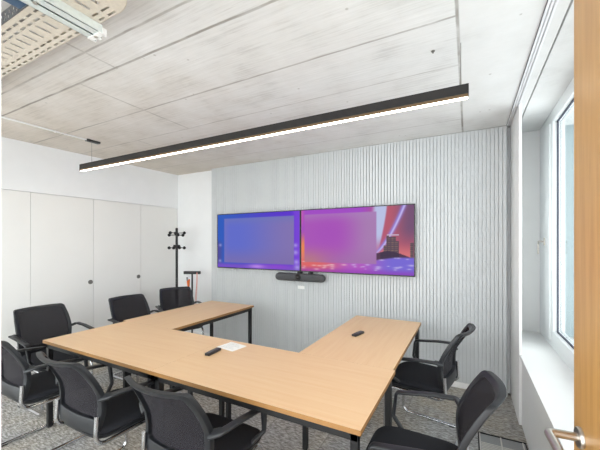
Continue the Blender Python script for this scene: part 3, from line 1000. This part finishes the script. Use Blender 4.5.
MB().sweep([MtT @ Vector((-.03, -.03, .75)), MtT @ Vector((-.006, -.018, .75))], [(.005*math.cos(2*PI*k/8), .005*math.sin(2*PI*k/8)) for k in range(8)]).build('hook', M['button'], o_)
pc = MB()
pa = [MtT @ Vector(p) for p in ((.082, -.023, 1.09), (.082, -.024, 1.03), (.078, -.024, .9), (.060, -.024, .70), (.045, -.02, .58), (.05, -.02, .52), (.062, -.02, .56), (.078, -.022, .72), (.088, -.023, .95), (.088, -.023, 1.09))]
pc.tube([p+Vector((-3.88, 3.65, 0)) for p in fillet(pa, .05)], .004, n=8)
tag(pc.build('cord', M['pink']), 'thin pink cord looped over the T-shaped crossbar', 'cord')

# ------------------------------------------------------------------ ceiling services at the upper left
TZ = 2.60
def pxz(u, v, z):
    t = (z-1.56)*316.7/(243-v)
    p = (Vector((-math.sin(A_), math.cos(A_)))+Vector((math.cos(A_), math.sin(A_)))*((u-300)/316.7))*t
    return p.x, p.y
YE, YN = .883, .668      # far and near edges of the tray
tray = thing('cable_tray', 'perforated galvanised cable tray hanging below the ceiling', 'cable tray', (-2.6, (YE+YN)/2, TZ))
D2 = (YE-YN)/2
# perforated bottom, made as strips with real openings
tx0, tx1 = -1.6, 1.20   # local x
bt = MB()
def row_short(y0, y1, x0, x1, pit, slot):
    x = x0
    while x < x1-.001:
        xe = min(x+pit, x1)
        bt.box((x, y0, 0), (max(x+.001, xe-slot), y1, .0015))
        x += pit
def solid(y0, y1, x0=tx0, x1=tx1):
    bt.box((x0, y0, 0), (x1, y1, .0015))
# rows measured from the far edge inwards
def row_long(y0, y1):
    x = tx0
    while x < tx1-.001:
        bt.box((x, y0, 0), (min(tx1, x+.052), y1, .0015)); x += .068
solid(D2-.010, D2)
row_short(D2-.021, D2-.010, tx0, tx1, .068, .042)
solid(D2-.040, D2-.021)
row_short(D2-.051, D2-.040, tx0, tx1, .068, .042)
solid(D2-.076, D2-.051)
row_long(-D2+.080, D2-.076)
solid(-D2+.066, -D2+.080)
row_short(-D2+.055, -D2+.066, tx0, tx1, .068, .042)
solid(-D2+.036, -D2+.055)
row_short(-D2+.025, -D2+.036, tx0, tx1, .068, .042)
solid(-D2, -D2+.025)
bt.build('tray_floor', M['galv'], tray, smooth=False)
sd = MB().box((tx0, D2-.0015, 0), (tx1, D2, .06)).box((tx0, D2-.012, .0585), (tx1, D2, .06))
sd.build('far_side', M['galv'], tray, smooth=False)
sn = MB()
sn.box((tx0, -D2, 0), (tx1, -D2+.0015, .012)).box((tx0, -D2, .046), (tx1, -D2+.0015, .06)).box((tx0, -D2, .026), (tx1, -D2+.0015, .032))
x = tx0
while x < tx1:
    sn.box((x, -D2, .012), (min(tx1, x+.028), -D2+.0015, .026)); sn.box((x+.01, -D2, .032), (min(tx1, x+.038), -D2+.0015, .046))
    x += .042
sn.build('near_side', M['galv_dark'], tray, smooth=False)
# plain rounded bend plate at the end of the run
rr = .185
pts = [(tx1, -D2-.2), (tx1, D2)]
pe = tx1+.005
arc = [(pe+rr*math.sin(PI/2*k/12), D2-rr+rr*math.cos(PI/2*k/12)) for k in range(13)]
pts = [(tx1, D2)] + arc + [(pe+rr, -D2-.25), (tx1, -D2-.25)]
bp_ = MB().prism(pts[::-1], 0, .0015)
bp_.build('bend_plate', M['galv'], tray)
edge = [(p[0], p[1], .03) for p in [(tx1, D2)]+arc+[(pe+rr, -D2-.25)]]
MB().sweep(edge, [(-.001, -.03), (.001, -.03), (.001, .03), (-.001, .03)]).build('bend_side', M['galv'], tray)

# double strut trapeze carrying the tray
st = thing('strut_hanger', 'white zinc double strut rail crossing under the cable tray', 'strut', (-1.585, .74, TZ-.0425))
for k, x in enumerate((-.024, .024)):
    s = MB()
    y0, y1 = -.42, .153
    s.box((x-.0205, y0, 0), (x+.0205, y1, .0025))
    s.box((x-.0205, y0, 0), (x-.018, y1, .0415)).box((x+.018, y0, 0), (x+.0205, y1, .0415))
    s.box((x-.018, y0, .039), (x-.009, y1, .0415)).box((x+.009, y0, .039), (x+.018, y1, .0415))
    s.build('strut_rail', M['strut'], st, smooth=False)
for y in (.1485, -.095):
    rd = MB().cyl((.0, y, .0), (.0, y, H-TZ+.0425), .004, n=10)
    rd.build('threaded_rod', M['steel'], st)
    nu = MB().lathe([(0, -.006), (.009, -.006), (.009, 0), (0, 0)], c=(0, y, 0), n=6).lathe([(0, .0415), (.009, .0415), (.009, .0475), (0, .0475)], c=(0, y, 0), n=6)
    nu.build('nut', M['steel'], st)
cp = MB()
for x in (-.024, .024):
    cp.box((x-.023, .135, -.004), (x+.023, .160, .002), bevel=.001).box((x-.023, .153, -.004), (x-.014, .172, .03)).box((x+.014, .153, -.004), (x+.023, .172, .03))
cp.build('end_clip', M['trimwhite'], st, smooth=False)
bx_, by_ = pxz(27, 3, TZ-.02)
jb = thing('junction_box', 'small blue box beside the strut on the near tray edge', 'junction box', (bx_+.012, by_-.05, TZ-.03))
MB().box((-.06, -.05, 0), (.045, .045, .0295), bevel=.004).build('box', M['blue'], jb)
MB().box((-.06, -.05, -.004), (.045, .045, 0), bevel=.0015).build('lid', M['blue'], jb)

# small anchor left in the ceiling
MB_ = MB().cyl((-.352, 1.607, H-.012), (-.352, 1.607, H), .006, n=10)
a_ = pxz(433, 51, H)
tag(MB().lathe([(0, -.014), (.004, -.014), (.005, -.004), (.012, -.003), (.012, 0), (0, 0)], c=(a_[0], a_[1], H), n=14).build('ceiling_anchor', M['ring']), 'small metal anchor screwed in the concrete ceiling right of centre', 'anchor')
MB_.bm.free()

# ------------------------------------------------------------------ floor grille at the window
gr = thing('floor_grille', 'grey ventilation grille let into the carpet under the window sill', 'floor grille', (.235, 2.2, 0))
gx0, gx1 = -.155, .155
gy0, gy1 = -.9, .795
MB().box((gx0-.01, gy1-.012, 0), (gx1+.008, gy1, .008)).box((gx0-.01, gy0, 0), (gx1+.008, gy0+.012, .008)).box((gx0-.01, gy0, 0), (gx0, gy1, .008)).box((gx1, gy0, 0), (gx1+.008, gy1, .008)).build('border', M['dark'], gr)
MB().box((gx0, gy0+.012, 0), (gx1, gy1-.012, .002)).build('tray', M['grille'], gr)
for k in range(3):
    x = gx0+.002+k*.146
    MB().box((x-.003, gy0+.012, .002), (x+.006, gy1-.012, .007)).build('divider', M['grille_light'], gr)
sl = MB()
y = gy0+.03
while y < gy1-.14:
    sl.box((gx0+.01, y, .002), (gx1-.006, y+.008, .005)); y += .02
sl.build('slats', M['grille_light'], gr)

# cable under the near left table
cb = MB().tube([Vector(p) for p in fillet([(-3.02, 1.95, .004), (-2.9, 1.75, .004), (-3.05, 1.6, .004), (-3.18, 1.7, .004), (-3.3, 1.9, .004)], .08)], .004, n=8)
tag(cb.build('floor_cable', M['black_metal']), 'thin black cable lying on the carpet under the left table', 'cable')

# ------------------------------------------------------------------ light
w = bpy.data.worlds.new('daylight'); scene.world = w; w.use_nodes = True
bg = w.node_tree.nodes['Background']
bg.inputs['Color'].default_value = (.965, .985, 1.0, 1)
bg.inputs['Strength'].default_value = 4.4

# ------------------------------------------------------------------ camera
cam = bpy.data.cameras.new('camera'); co = bpy.data.objects.new('camera', cam); COL.objects.link(co)
co.location = (0, 0, 1.56)
co.rotation_euler = (PI/2, 0, A_)
cam.sensor_fit = 'HORIZONTAL'; cam.sensor_width = 36
cam.lens = 316.7/600*36
cam.shift_y = 18/600
cam.clip_start = .02
scene.camera = co
vs = scene.view_settings
vs.view_transform = 'Standard'; vs.look = 'None'; vs.gamma = 1; vs.use_curve_mapping = False
vs.exposure = EXPO
